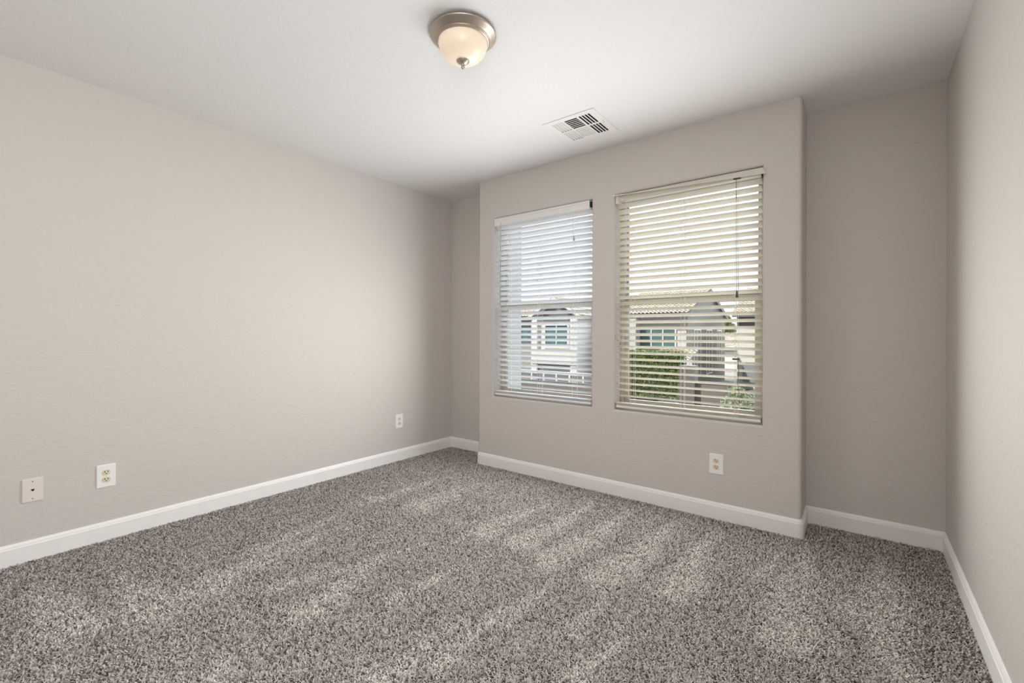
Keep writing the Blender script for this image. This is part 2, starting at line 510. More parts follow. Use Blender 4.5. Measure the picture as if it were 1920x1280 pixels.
# ------------------------------------------------------------------ windows
def window(name, x0, x1, label):
    root = empty(name, (x0, YFR, WZ0))
    tag(root, label, 'window', kind='structure')
    def part(nm, mb, m, bev=0.002, parent=root):
        o = mb.build(nm, m, parent, bev); o.matrix_parent_inverse = parent.matrix_world.inverted() if parent is not root else Matrix.Translation((-x0, -YFR, -WZ0)); return o
    y0, y1 = YFR, 3.120
    fw = 0.030
    zm = 1.352
    f = MB()
    f.box(x0 + .001, x0 + fw, y0, y1, WZ0 + .001, WZ1 - .001); f.box(x1 - fw, x1 - .001, y0, y1, WZ0 + .001, WZ1 - .001)
    f.box(x0 + fw, x1 - fw, y0, y1, WZ1 - fw, WZ1 - .001); f.box(x0 + fw, x1 - fw, y0, y1, WZ0 + .001, WZ0 + fw)
    part('window_frame', f, VINYL)
    up = MB(); yu = (3.092, 3.112)
    up.box(x0 + fw, x0 + fw + .014, *yu, zm, WZ1 - fw); up.box(x1 - fw - .014, x1 - fw, *yu, zm, WZ1 - fw)
    up.box(x0 + fw + .014, x1 - fw - .014, *yu, WZ1 - fw - .014, WZ1 - fw); up.box(x0 + fw + .014, x1 - fw - .014, *yu, zm, zm + .030)
    part('upper_sash', up, VINYL)
    lo = MB(); yl = (3.062, 3.090)
    lo.box(x0 + fw, x0 + fw + .026, *yl, WZ0 + fw, zm + .012); lo.box(x1 - fw - .026, x1 - fw, *yl, WZ0 + fw, zm + .012)
    lo.box(x0 + fw + .026, x1 - fw - .026, *yl, WZ0 + fw, WZ0 + fw + .034); lo.box(x0 + fw + .026, x1 - fw - .026, *yl, zm - .022, zm + .012)
    part('lower_sash', lo, VINYL)
    g = MB(); g.box(x0 + fw + .010, x1 - fw - .010, 3.1005, 3.1035, zm + .02, WZ1 - fw - .008)
    part('window_pane', g, GLASS, 0)
    g = MB(); g.box(x0 + fw + .020, x1 - fw - .020, 3.0745, 3.0775, WZ0 + fw + .028, zm - .016)
    part('window_pane', g, GLASS, 0)
window('window_1', *WIN[0], 'single-hung window behind the white blind nearer the far corner')
window('window_2', *WIN[1], 'single-hung window behind the cream blind nearer the right recess')

sw = empty('added_window', (XR + 0.1, -0.47, 1.4)); tag(sw, 'unseen side window added behind the camera to light the left wall', 'window', kind='structure')  # unseen window, added to carry the fill lamp
f = MB()
for a, b, c_, d_ in ((-.39, -.35, -.68, .68), (.35, .39, -.68, .68), (-.35, .35, .64, .68), (-.35, .35, -.68, -.64), (-.35, .35, -.02, .02)):
    f.box(-.03, .03, a, b, c_, d_)
f.build('window_frame', VINYL, sw)
g = MB(); g.box(-.002, .002, -.35, .35, -.64, .64); g.build('window_pane', GLASS, sw)

# ------------------------------------------------------------------ blinds
PITCH = 0.0428
TILT = math.radians(21.0)
def slat_mesh(L, w=0.050, th=0.0028):
    """gently crowned slat along x, room edge at -y"""
    m = MB(); n = 6
    top, bot = [], []
    for k in range(n + 1):
        u = -w / 2 + w * k / n
        crown = 0.0016 * (1 - (2 * u / w) ** 2)
        e = th / 2 * (0.5 if k in (0, n) else 1.0)
        top.append((u, crown + e)); bot.append((u, crown - e))
    loop = top + bot[::-1]
    k = len(loop)
    vs = [(-L / 2, a, b) for a, b in loop] + [(L / 2, a, b) for a, b in loop]
    m.add(vs, [(i, (i + 1) % k, k + (i + 1) % k, k + i) for i in range(k)], False)
    m.add(vs[:k], [tuple(range(k))]); m.add(vs[k:], [tuple(range(k))[::-1]])
    return m

def cord(pts, r, m, name, parent):
    return MB().tube(pts, r, 6).build(name, m, parent)

def blind(name, x0, x1, slat_m, rail_m, label, cream):
    xc = (x0 + x1) / 2; L = x1 - x0 - 0.016
    yc = 2.990
    root = empty(name, (xc, yc, WZ1))
    tag(root, label, 'window blind')
    zt = WZ1                      # local z = world z - zt
    hw = L / 2
    # headrail
    hr = MB()
    hz0, hz1 = (-0.049, -0.006)
    hr.box(-hw, hw, -0.022, 0.026, hz0, hz1)
    ho = hr.build('headrail', rail_m, root, 0.002)
    # valance
    v = MB()
    if not cream:
        v.box(-hw - 0.003, hw - 0.012, -0.034, -0.026, -0.068, -0.002)
        v.box(-hw - 0.003, -hw + 0.001, -0.026, 0.010, -0.068, -0.002)
        v.box(-hw - 0.003, hw - 0.012, -0.0375, -0.034, -0.020, -0.008)
        v.box(-hw - 0.003, hw - 0.012, -0.0375, -0.034, -0.062, -0.052)
        v.build('valance', rail_m, root, 0.0015)
        e = MB(); e.box(hw - 0.010, hw + 0.004, -0.030, 0.010, -0.052, -0.012); e.build('end_piece', DARK, root)  # near-black box standing in for the shaded gap at the valance end
    else:
        # slipped forward out of its clips: lies nearly flat at the far end, droops at the near end
        n = 14; w = 0.066; th = 0.006
        vs = []
        for i in range(n + 1):
            f = i / n
            x = -hw - 0.002 + (2 * hw + 0.008) * f
            b = math.radians(14 + 36 * f)
            dy, dz = -math.cos(b), -math.sin(b)
            y0_, z0_ = -0.022 - 0.002, -0.004 - 0.002 * f
            for q, s in ((0, 0), (w, 0), (w, 1), (0, 1)):
                vs.append((x + (0.022 * max(0, f - .93) / .07 * q / w), y0_ + dy * q + s * th * dz, z0_ + dz * q - s * th * dy * -1))
        fs = [(i * 4 + k, i * 4 + (k + 1) % 4, (i + 1) * 4 + (k + 1) % 4, (i + 1) * 4 + k) for i in range(n) for k in range(4)]
        fs += [(0, 3, 2, 1), (n * 4, n * 4 + 1, n * 4 + 2, n * 4 + 3)]
        v.add(vs, fs); v.build('valance', rail_m, root, 0.001)
        e = MB(); e.box(-hw - 0.003, -hw + 0.020, -0.034, 0.026, -0.066, -0.010); e.build('end_piece', rail_m, root, 0.004)
        e = MB(); e.box(hw, hw + 0.005, -0.024, 0.026, -0.060, -0.006); e.build('end_piece', DARK, root)
        e = MB(); e.box(0.300, 0.342, -0.0245, -0.020, -0.049, -0.037); e.build('cord_lock', CORD_D, root)
    # slats
    sm = slat_mesh(L)
    proto = sm.build('slat', slat_m, root)
    zb = WZ0 + 0.014 - zt
    stack_top = zb + 0.018 + 4 * 0.0042
    z = -0.079
    rng = random.Random(3 if cream else 8)
    zs = []
    while z > stack_top + 0.022:
        zs.append(z); z -= PITCH
    first = True
    for z in zs:
        o = proto if first else proto.copy()
        if not first: C.objects.link(o); o.parent = root
        first = False
        o.location = (rng.uniform(-.0015, .0015), 0, z)
        o.rotation_euler = (-TILT - (0.0 if cream else 0.085) - 0.075 * max(0.0, 1 + z / 0.5) + rng.uniform(-.02, .02), rng.uniform(-.0012, .0012), 0)
    for k in range(4):
        o = proto.copy(); C.objects.link(o); o.parent = root
        o.location = (rng.uniform(-.003, .003), rng.uniform(-.002, .002), zb + 0.018 + 0.0022 + 0.0044 * k)
        o.rotation_euler = (rng.uniform(-.02, .02), rng.uniform(-.001, .001), 0)
    br = MB(); br.box(-hw, hw, -0.026, 0.026, zb, zb + 0.017)
    br.build('bottom_rail', rail_m, root, 0.004)
    # ladder strings: front and back legs, and the lift cord between
    dy = 0.025 * math.cos(TILT) + 0.0015
    for xx in ((-0.335, 0.0, 0.315) if cream else (-0.32, -0.01, 0.305)):
        for sgn in (-1, 1):
            cord([(xx + 0.006 * sgn, sgn * dy, hz0), (xx + 0.006 * sgn, sgn * dy, zb + 0.004)], 0.0010, CORD_W, 'ladder_cord', root)
        cord([(xx + 0.016, -dy - 0.002, hz0), (xx + 0.016, -dy - 0.002, zb + 0.01)], 0.0009, CORD_W, 'lift_cord', root)
    yf = -0.034
    if cream:
        # tilt cords at the far side, pull cords near the other end
        cord([(-0.378, yf, hz0 + .01), (-0.379, yf - .002, -0.70)], 0.0014, CORD_W, 'tilt_cord', root)
        cord([(-0.370, yf, hz0 + .01), (-0.372, yf - .002, -0.71)], 0.0012, CORD_W, 'tilt_cord', root)
        cord([(0.318, yf, -0.048), (0.3185, yf - .003, -0.40), (0.321, yf - .004, -0.74)], 0.0011, CORD_G, 'pull_cord', root)
        cord([(0.325, yf, -0.048), (0.326, yf - .003, -0.40), (0.332, yf - .004, -0.73)], 0.0009, CORD_G, 'pull_cord', root)
        cord([(0.318, yf - .001, -0.050), (0.318, yf - .001, -0.140), (0.318, yf - .001, -0.155), (0.318, yf - .001, -0.17)], [0.0013, 0.0013, 0.0026, 0.001], CORD_D, 'cord_knot', root)
        MB().lathe([(0.001, -0.715), (0.004, -0.722), (0.008, -0.748), (0.0075, -0.756), (0.001, -0.757)], 12, Matrix.Translation((0.325, yf - .006, 0))).build('cord_tassel', CORD_D, root)
        cord([(0.321, yf - .004, -0.757), (0.318, yf - .004, -1.10), (0.321, yf - .004, -1.38), (0.317, yf - .004, -1.46)], 0.0012, CORD_W, 'pull_cord', root)
        MB().tube([(0.332, yf - .006, -1.14), (0.336, yf - .006, -1.19), (0.330, yf - .006, -1.27), (0.338, yf - .006, -1.33)], 0.0014, 6).build('cord_loop', CORD_D, root)
        MB().box(0.300, 0.338, yf - .006, yf + .001, -1.128, -1.118).build('cord_cleat', CORD_D, root, 0.001)
    else:
        cord([(-0.385, yf - .004, hz0 + .01), (-0.385, yf - .006, -0.735)], 0.0022, mat('grey_wand', (0.42, 0.41, 0.40), 0.4), 'tilt_wand', root)
        cord([(0.300, yf, hz0), (0.304, yf - .002, -0.20), (0.316, yf - .004, -0.255)], 0.0010, CORD_W, 'pull_cord', root)
        cord([(0.312, yf, hz0), (0.313, yf - .002, -0.20), (0.317, yf - .004, -0.255)], 0.0010, CORD_W, 'pull_cord', root)
        MB().lathe([(0.001, -0.245), (0.004, -0.25), (0.0065, -0.276), (0.006, -0.282), (0.001, -0.283)], 12, Matrix.Translation((0.3165, yf - .006, 0))).build('cord_tassel', mat('tan_tassel', (0.45, 0.42, 0.36), 0.6), root)
    return root
blind('window_blind', *WIN[0], SLAT_W, RAIL_W, 'white slat blind with an intact valance, in the window nearer the far corner', False)
blind('window_blind', *WIN[1], SLAT_C, RAIL_C, 'cream slat blind with a slipped valance and dark pull cords, beside the right recess', True)

# ------------------------------------------------------------------ wall plates
def rounded_rect(w, h, r, n=4):
    pts = []
    for cx, cz, a0 in ((w / 2 - r, h / 2 - r, 0), (-w / 2 + r, h / 2 - r, PI / 2), (-w / 2 + r, -h / 2 + r, PI), (w / 2 - r, -h / 2 + r, 1.5 * PI)):
        for k in range(n + 1):
            a = a0 + PI / 2 * k / n
            pts.append((cx + r * math.cos(a), cz + r * math.sin(a)))
    return pts
def extrude(m, outline, y0, y1, inset=0.0):
    """outline in x,z; back at y0, face at y1 (towards -y), face shrunk by inset"""
    k = len(outline)
    cx = sum(q[0] for q in outline) / k; cz = sum(q[1] for q in outline) / k
    def sh(q):
        dx, dz = q[0] - cx, q[1] - cz; l = math.hypot(dx, dz) or 1
        return (q[0] - dx / l * inset, q[1] - dz / l * inset)
    f = [sh(q) for q in outline]
    vs = [(a, y0, b) for a, b in outline] + [(a, y1 + inset * 0.6, b) for a, b in outline] + [(a, y1, b) for a, b in f]
    fs = [(i, (i + 1) % k, k + (i + 1) % k, k + i) for i in range(k)] + [(k + i, k + (i + 1) % k, 2 * k + (i + 1) % k, 2 * k + i) for i in range(k)]
    m.add(vs, fs); m.add(vs[2 * k:], [tuple(range(k))])
    return m

def outlet(loc, rz, face_m, label):
    root = empty('power_outlet', loc, rz)
    tag(root, label, 'power outlet', 'duplex power outlets low on the walls')
    extrude(MB(), rounded_rect(0.0785, 0.1215, 0.003), 0.0, -0.0055, 0.003).build('cover_plate', PLATE, root)
    for s in (1, -1):
        cz = 0.0195 * s
        out = []
        for k in range(28):
            a = 2 * PI * k / 28
            out.append((0.0172 * math.cos(a), max(-0.0135, min(0.0135, 0.0172 * math.sin(a))) + cz))
        rec = extrude(MB(), out, -0.0045, -0.0078, 0.0008).build('receptacle', face_m, root)
        for xx, hh in ((-0.0064, 0.0085), (0.0064, 0.0068)):
            MB().box(xx - 0.0014, xx + 0.0014, -0.0082, -0.0070, cz + 0.0042 - hh / 2, cz + 0.0042 + hh / 2).build('slot', DARK, rec)
        MB().lathe([(0.0, 0.0), (0.0025, 0.0), (0.0025, -0.001)], 14, Matrix.Translation((0, -0.0070, cz - 0.0068)) @ Matrix.Rotation(-PI / 2, 4, 'X') @ Matrix.Diagonal((1, 1, -1, 1)) @ Matrix.Translation((0, 0, 0.0011))).build('ground_hole', DARK, rec)
    MB().lathe([(0.0, 0.0008), (0.0022, 0.0008), (0.003, 0.0)], 12, Matrix.Translation((0, -0.0055, 0)) @ Matrix.Rotation(PI / 2, 4, 'X')).build('screw', PALE, root)
    return root
RL, RF = PI / 2, 0.0      # left wall faces +x, window wall faces -y
outlet((XL, 0.6135, 0.3485), RL, IVORY, 'outlet with ivory sockets beside the telephone jack plate')
outlet((XL, 2.583, 0.3505), RL, PALE, 'all-white outlet on the long wall near the far corner')
outlet((-0.6885, YP, 0.335), RF, IVORY, 'outlet with ivory sockets under the cream blind')

def jack(loc, rz):
    root = empty('telephone_jack', loc, rz)
    tag(root, 'off-white telephone jack plate with one small black socket, low on the long wall', 'phone jack')
    extrude(MB(), rounded_rect(0.073, 0.114, 0.003), 0.0, -0.006, 0.003).build('cover_plate', PLATE_PINK, root)
    j = MB(); j.box(-0.0058, 0.0058, -0.0066, -0.0058, -0.001, 0.0055); j.box(-0.0032, 0.0032, -0.0066, -0.0058, -0.0050, -0.001)
    extrude(MB(), rounded_rect(0.017, 0.019, 0.002), -0.005, -0.0063, 0.0004).build('jack_bezel', PLATE_PINK, root)
    j.build('jack_socket', DARK, root)
    for z in (0.042, -0.042):
        MB().lathe([(0.0, 0.001), (0.0022, 0.001), (0.003, 0.0)], 12, Matrix.Translation((0, -0.006, z)) @ Matrix.Rotation(PI / 2, 4, 'X')).build('screw', mat('dull_screw', (0.22, 0.20, 0.18), 0.5), root)
jack((XL, 0.3385, 0.346), RL)

# ------------------------------------------------------------------ ceiling register
def vent():
    root = empty('ceiling_vent', (-1.408, 2.553, H))
    tag(root, 'square white steel air register in the ceiling in front of the windows', 'ceiling vent')
    A = 0.176
    hx = 0.140; hy = 0.143
    grp = []   # slot rectangles (x0,x1,y0,y1, axis, lean)
    colw = 0.083
    cols = [(-hx + 0.006, -hx + 0.006 + 0.080), (-0.044, 0.044), (hx - 0.006 - 0.080, hx - 0.006)]
    rows = [(-hy + 0.006, -0.008), (0.008, hy - 0.006)]
    for ci in (0, 2):
        for r0, r1 in rows:
            n = 4; p = (cols[ci][1] - cols[ci][0]) / n
            for k in range(n):
                a = cols[ci][0] + p * k
                grp.append((a + 0.0025, a + p - 0.0035, r0, r1, 'x', 1 if ci == 0 else -1))
    for ri, (r0, r1) in enumerate(rows):
        n = 6; p = (r1 - r0) / n
        for k in range(n):
            a = r0 + p * k
            grp.append((cols[1][0], cols[1][1], a + 0.002, a + p - 0.003, 'y', 1 if ri == 0 else -1))
    # plate with the slots cut out (grid of all slot edges)
    xs = sorted({-A, A} | {round(q, 5) for g in grp for q in g[:2]})
    ys = sorted({-A, A} | {round(q, 5) for g in grp for q in g[2:4]})
    m = MB()
    def slot_at(cx, cy):
        return any(g[0] < cx < g[1] and g[2] < cy < g[3] for g in grp)
    zt, zb = -0.0015, -0.0045
    for i in range(len(xs) - 1):
        for j in range(len(ys) - 1):
            if slot_at((xs[i] + xs[i + 1]) / 2, (ys[j] + ys[j + 1]) / 2): continue
            m.add([(xs[i], ys[j], zb), (xs[i], ys[j + 1], zb), (xs[i + 1], ys[j + 1], zb), (xs[i + 1], ys[j], zb)], [(0, 1, 2, 3)])
            m.add([(xs[i], ys[j], zt), (xs[i], ys[j + 1], zt), (xs[i + 1], ys[j + 1], zt), (xs[i + 1], ys[j], zt)], [(3, 2, 1, 0)])
    # turned edge
    o = [(-A, -A), (A, -A), (A, A), (-A, A)]
    for k in range(4):
        a, b = o[k], o[(k + 1) % 4]
        m.add([(*a, 0), (*b, 0), (*b, zb), (*a, zb)], [(0, 1, 2, 3)])
    m.build('face_plate', VENT, root)
    for g in grp:
        x0, x1, y0, y1, ax, lean = g
        b = MB(); t = 0.0008; rise = 0.013
        if ax == 'x':
            w = (x1 - x0) * (0.88 if lean > 0 else 1.0)
            p0, p1 = ((x0, x0 + w) if lean > 0 else (x1, x1 - w))
            vs = [(p0, y0, zb), (p0, y1, zb), (p1, y1, zb + rise), (p1, y0, zb + rise)]
        else:
            w = (y1 - y0) * (1.0 if lean > 0 else 0.36)
            rise = 0.013 if lean > 0 else 0.004
            p0, p1 = ((y0, y0 + w) if lean > 0 else (y1, y1 - w))
            vs = [(x0, p0, zb), (x1, p0, zb), (x1, p1, zb + rise), (x0, p1, zb + rise)]
        vs2 = [(a, c_, d_ + t) for a, c_, d_ in vs]
        b.add(vs + vs2, [(0, 1, 2, 3), (7, 6, 5, 4), (0, 4, 5, 1), (1, 5, 6, 2), (2, 6, 7, 3), (3, 7, 4, 0)])
        b.build('louver', VENT, root)
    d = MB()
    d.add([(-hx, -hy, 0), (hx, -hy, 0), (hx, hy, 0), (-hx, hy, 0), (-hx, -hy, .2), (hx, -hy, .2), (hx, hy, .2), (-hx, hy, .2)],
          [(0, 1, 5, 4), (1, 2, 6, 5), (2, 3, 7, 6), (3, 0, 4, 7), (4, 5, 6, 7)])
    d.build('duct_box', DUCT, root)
    l = MB(); l.box(0.150, 0.156, -0.015, 0.020, -0.010, -0.004); l.build('damper_lever', VENT, root, 0.001)
    for sx in (-1, 1):
        MB().lathe([(0.0, -0.0062), (0.003, -0.006), (0.004, -0.0045)], 12, Matrix.Translation((sx * 0.158, -0.10 * sx, 0))).build('screw', VENT, root)
vent()

# ------------------------------------------------------------------ ceiling light
def ceiling_light():
    root = empty('ceiling_light', (-1.383, 1.446, H))
    tag(root, 'flush dome ceiling light with a brushed nickel pan and lit amber-white glass', 'ceiling light')
    MB().lathe([(0.128, 0.0), (0.128, -0.005), (0.140, -0.006), (0.1455, -0.009), (0.1455, -0.013), (0.1435, -0.0155),
                (0.139, -0.0185), (0.133, -0.0235), (0.127, -0.0285), (0.121, -0.0330), (0.119, -0.0345)], 72).build('mounting_pan', NICKEL, root)
    MB().lathe([(0.119, -0.0345), (0.1195, -0.0365), (0.1185, -0.0385), (0.1150, -0.0395), (0.1145, -0.0415), (0.1115, -0.0430), (0.1085, -0.0435), (0.1065, -0.041), (0.106, -0.034)], 72).build('trim_ring', NICKEL, root)
    gm = bpy.data.materials.new('frosted_lamp_glass'); gm.use_nodes = True
    t = gm.node_tree; p = t.nodes['Principled BSDF']
    p.inputs['Base Color'].default_value = (0.62, 0.57, 0.49, 1)
    p.inputs['Roughness'].default_value = 0.35
    p.inputs['Emission Color'].default_value = (1.0, 0.75, 0.50, 1)
    p.inputs['Emission Strength'].default_value = 0.36
    prof = []
    for k in range(17):
        a = PI / 2 * k / 16
        prof.append((0.1065 * math.cos(a) ** 0.70 if k < 16 else 0.0, -0.040 - 0.083 * math.sin(a)))
    MB().lathe(prof, 72).build('glass_bowl', gm, root)
    MB().lathe([(0.0, -0.118), (0.024, -0.1185), (0.0280, -0.1215), (0.0275, -0.1245), (0.0235, -0.1265), (0.0225, -0.129), (0.015, -0.134), (0.0095, -0.136), (0.0065, -0.139),
                (0.0065, -0.146), (0.0078, -0.148), (0.0068, -0.152), (0.0040, -0.157), (0.0, -0.158)], 40).build('finial', NICKEL, root)
    ld = bpy.data.lights.new('lamp_light', 'AREA')
    ld.shape = 'DISK'; ld.size = 0.24; ld.energy = LAMP; ld.color = (1.0, 0.95, 0.89)
    lo = bpy.data.objects.new('lamp_light', ld); C.objects.link(lo); lo.parent = root; lo.location = (0, 0, -0.170)
    return root
LAMP = 6.0
ceiling_light()

# ------------------------------------------------------------------ outside: street side of the house, seen between the slats
ZG = -2.90
GRAVEL = mat('tan_gravel', (0.145, 0.125, 0.107), 0.95, noise=0.25, nscale=1.5)
CONC = mat('pale_concrete', (0.23, 0.22, 0.208), 0.9, noise=0.06, nscale=0.6)
STUC_A = mat('lavender_grey_stucco', (0.66, 0.635, 0.64), 0.9, noise=0.05, nscale=2)
STUC_SHADE = mat('shaded_stucco', (0.20, 0.182, 0.168), 0.9, noise=0.05, nscale=2)  # darker colour for the gable side in shade
STUC_W = mat('white_stucco', (0.72, 0.70, 0.66), 0.9, noise=0.03, nscale=2)
STUC_T = mat('tan_stucco', (0.60, 0.52, 0.42), 0.9, noise=0.04, nscale=2)
STUC_D = mat('siding_and_shade_grey', (0.16, 0.16, 0.165), 0.8, noise=0.05, nscale=2)  # dark siding, also used for shade painted under the eave and beside the wing
STUC_B = mat('beige_grey_stucco', (0.34, 0.325, 0.285), 0.9, noise=0.04, nscale=2)
OWN = mat('pale_house_stucco', (0.36, 0.35, 0.335), 0.9, noise=0.03, nscale=3)
WOODW = mat('white_trim_outside', (0.76, 0.75, 0.73), 0.6, noise=0.02)
FASC = mat('slate_fascia', (0.15, 0.15, 0.18), 0.6, noise=0.03)
BLOCK = mat('taupe_block', (0.17, 0.145, 0.132), 0.95, noise=0.08, nscale=4)
GATE = mat('grey_garage_door', (0.26, 0.28, 0.30), 0.6, noise=0.03)
PANE = mat('teal_house_glass', (0.10, 0.20, 0.22), 0.08, spec=0.8, noise=0.15, nscale=0.8)
TILE = mat('cream_clay_tile', (0.34, 0.285, 0.24), 0.9, noise=0.30, nscale=2.3)
BARK = mat('bark', (0.16, 0.12, 0.09), 0.95, noise=0.2, nscale=8)
def leafm(name, col):
    return mat(name, col, 0.7, noise=0.35, nscale=3.0)
LEAF_H = leafm('hedge_leaf', (0.10, 0.145, 0.022))
LEAF_S = leafm('shrub_leaf', (0.20, 0.24, 0.13))
LEAF_T = leafm('tree_leaf', (0.16, 0.22, 0.05))

gm_ = MB(); gm_.box(-120, 60, 3.4, 260, ZG - 0.3, ZG)
tag(gm_.build('ground', GRAVEL), 'tan gravel ground outside below the windows', 'ground', kind='structure')
def slab(name, label, cat, x0, x1, y0, y1, z, m):
    b = MB(); b.box(x0, x1, y0, y1, ZG, ZG + z)
    return tag(b.build(name, m), label, cat, kind='structure')
slab('sidewalk', 'pale concrete sidewalk in front of the low block wall', 'sidewalk', -30, 2, 19.5, 22.6, 0.05, CONC)
slab('driveway', 'pale concrete driveway between the hedge and the taupe pillar', 'driveway', -9.6, -7.2, 23.2, 31, 0.04, CONC)
ow = MB(); ow.box(-5.2, -3.0, 3.385, 4.09, ZG, 3.4)
tag(ow.build('wall_outside', OWN), 'pale stucco wing of this house seen at the far side of the white blind', 'wall', kind='structure')

def tiles(m, a, b, v0, v1, z0, z1, axis, tw=0.30, course=0.36):
    """barrel tile field from eave (v0,z0) to ridge (v1,z1), a..b along the ridge"""
    nu = max(4, int((b - a) / tw)) * 6
    slope = math.hypot(v1 - v0, z1 - z0)
    nv = max(2, int(slope / course))
    vs, fs = [], []
    for j in range(nv):
        for e in (0, 1):
            f = (j + e) / nv
            lift = 0.055 if e == 0 else 0.0
            for i in range(nu + 1):
                u = a + (b - a) * i / nu
                h = 0.075 * abs(math.sin(PI * (u - a) / tw)) + lift
                v = v0 + (v1 - v0) * f; z = z0 + (z1 - z0) * f + h
                vs.append((u, v, z) if axis == 'x' else (v, u, z))
    w = nu + 1
    for r in range(2 * nv - 1):
        for i in range(nu):
            fs.append((r * w + i, r * w + i + 1, (r + 1) * w + i + 1, (r + 1) * w + i))
    # underside
    k = len(vs)
    q = [(a, v0, z0 - .04), (b, v0, z0 - .04), (b, v1, z1 - .04), (a, v1, z1 - .04)]
    vs += [(p_[0], p_[1], p_[2]) if axis == 'x' else (p_[1], p_[0], p_[2]) for p_ in q]
    fs.append((k, k + 1, k + 2, k + 3))
    m.add(vs, fs)

def house(name, label, x0, x1, y0, y1, ze, zr, axis, wm, over=0.45, root=None, pre=''):
    if root is None:
        root = empty(name, ((x0 + x1) / 2, (y0 + y1) / 2, ZG))
        tag(root, label, 'house')
    off = -Vector(root.location)
    def put(mb, nm, m, parent=None):
        o = mb.build(nm, m, parent or root)
        if parent is None or parent is root: o.location = off
        return o
    b = MB()
    if axis == 'x':
        ym = (y0 + y1) / 2
        prof = [(y0, ZG), (y1, ZG), (y1, ze), (ym, zr), (y0, ze)]
        vs = [(x0, a, z) for a, z in prof] + [(x1, a, z) for a, z in prof]
    else:
        xm = (x0 + x1) / 2
        prof = [(x0, ZG), (x1, ZG), (x1, ze), (xm, zr), (x0, ze)]
        vs = [(a, y0, z) for a, z in prof] + [(a, y1, z) for a, z in prof]
    b.add(vs, [(0, 1, 2, 3, 4), (9, 8, 7, 6, 5)] + [(i, (i + 1) % 5, 5 + (i + 1) % 5, 5 + i) for i in range(5)])
    put(b, pre + 'wall', wm)
    r = MB(); fa = MB()
    if axis == 'x':
        sl = (zr - ze) / (ym - y0)
        tiles(r, x0 - 0.25, x1 + 0.25, y0 - over, ym, ze - over * sl + .06, zr + .06, 'x')
        tiles(r, x0 - 0.25, x1 + 0.25, y1 + over, ym, ze - over * sl + .06, zr + .06, 'x')
        fa.box(x0 - .25, x1 + .25, y0 - over - .02, y0 - over + .03, ze - over * sl - .20, ze - over * sl + .02)
        for xx in (x1 + .23, x0 - .27):
            for s in (y0 - over, y1 + over):
                fa.add([(xx, s, ze - over * sl - .20), (xx, s, ze - over * sl + .03), (xx, ym, zr + .03), (xx, ym, zr - .2),
                        (xx + .04, s, ze - over * sl - .20), (xx + .04, s, ze - over * sl + .03), (xx + .04, ym, zr + .03), (xx + .04, ym, zr - .2)],
                       [(0, 1, 2, 3), (7, 6, 5, 4), (0, 4, 5, 1), (1, 5, 6, 2), (2, 6, 7, 3), (3, 7, 4, 0)])
    else:
        sl = (zr - ze) / (xm - x0)
        tiles(r, y0 - 0.35, y1, x0 - over, xm, ze - over * sl + .06, zr + .06, 'y')
        tiles(r, y0 - 0.35, y1, x1 + over, xm, ze - over * sl + .06, zr + .06, 'y')
        for s in (x0 - over, x1 + over):
            yy = y0 - .37
            fa.add([(s, yy, ze - over * sl - .18), (s, yy, ze - over * sl + .05), (xm, yy, zr + .05), (xm, yy, zr - .18),
                    (s, yy + .05, ze - over * sl - .18), (s, yy + .05, ze - over * sl + .05), (xm, yy + .05, zr + .05), (xm, yy + .05, zr - .18)],
                   [(0, 1, 2, 3), (7, 6, 5, 4), (0, 4, 5, 1), (1, 5, 6, 2), (2, 6, 7, 3), (3, 7, 4, 0)])
    put(r, pre + 'roof', TILE)
    fo = put(fa, pre + 'fascia', WOODW if axis == 'y' else FASC)
    def win(face, a, b_, z0, z1, pos, cols=2, fm=None, fw=0.10):
        """face 'f' faces -y at y=pos, face 's' faces +x at x=pos"""
        f = MB(); g = MB()
        def bx(mm, p, q, zz0, zz1, d0, d1):
            if face == 'f': mm.box(p, q, pos - d1, pos - d0, zz0, zz1)
            else: mm.box(pos + d0, pos + d1, p, q, zz0, zz1)
        bx(f, a - fw, a, z0 - fw, z1 + fw, -.02, .07); bx(f, b_, b_ + fw, z0 - fw, z1 + fw, -.02, .07)
        bx(f, a, b_, z1, z1 + fw, -.02, .07); bx(f, a, b_, z0 - fw, z0, -.02, .09)
        for k in range(1, cols):
            c_ = a + (b_ - a) * k / cols
            bx(f, c_ - .045, c_ + .045, z0, z1, -.02, .05)
        fo_ = put(f, 'window_frame', fm or WOODW)
        bx(g, a, b_, z0, z1, -.02, .015)
        g.build('window_pane', PANE, fo_)
    def part(nm, m, *boxes):
        b_ = MB()
        for q in boxes: b_.box(*q)
        return put(b_, nm, m)
    return root, win, part, put

# house opposite, seen through the cream blind
hA, win, part, put = house('house', 'lavender-grey tiled house behind the hedge, seen through the cream blind', -15.0, -9.7, 33, 44.4, 2.75, 4.75, 'x', STUC_A)
win('f', -13.1, -10.5, 0.25, 1.75, 33, 3)
win('s', 34.8, 36.4, -1.9, 1.5, -9.7, 2)
win('s', 38.2, 39.8, -1.9, 1.5, -9.7, 2)
win('s', 41.6, 43.0, -1.2, 1.5, -9.7, 2)
part('side_bay', STUC_A, (-15.0, -13.12, 32.2, 33.0, ZG, 2.35))
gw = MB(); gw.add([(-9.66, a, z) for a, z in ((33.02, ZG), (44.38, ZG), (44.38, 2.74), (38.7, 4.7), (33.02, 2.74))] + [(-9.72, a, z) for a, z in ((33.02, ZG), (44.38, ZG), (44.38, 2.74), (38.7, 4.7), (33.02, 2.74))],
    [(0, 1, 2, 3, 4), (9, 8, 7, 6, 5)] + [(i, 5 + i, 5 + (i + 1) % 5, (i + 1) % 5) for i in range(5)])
put(gw, 'shaded_gable', STUC_SHADE)  # side in shade, darkened by colour over the lavender wall
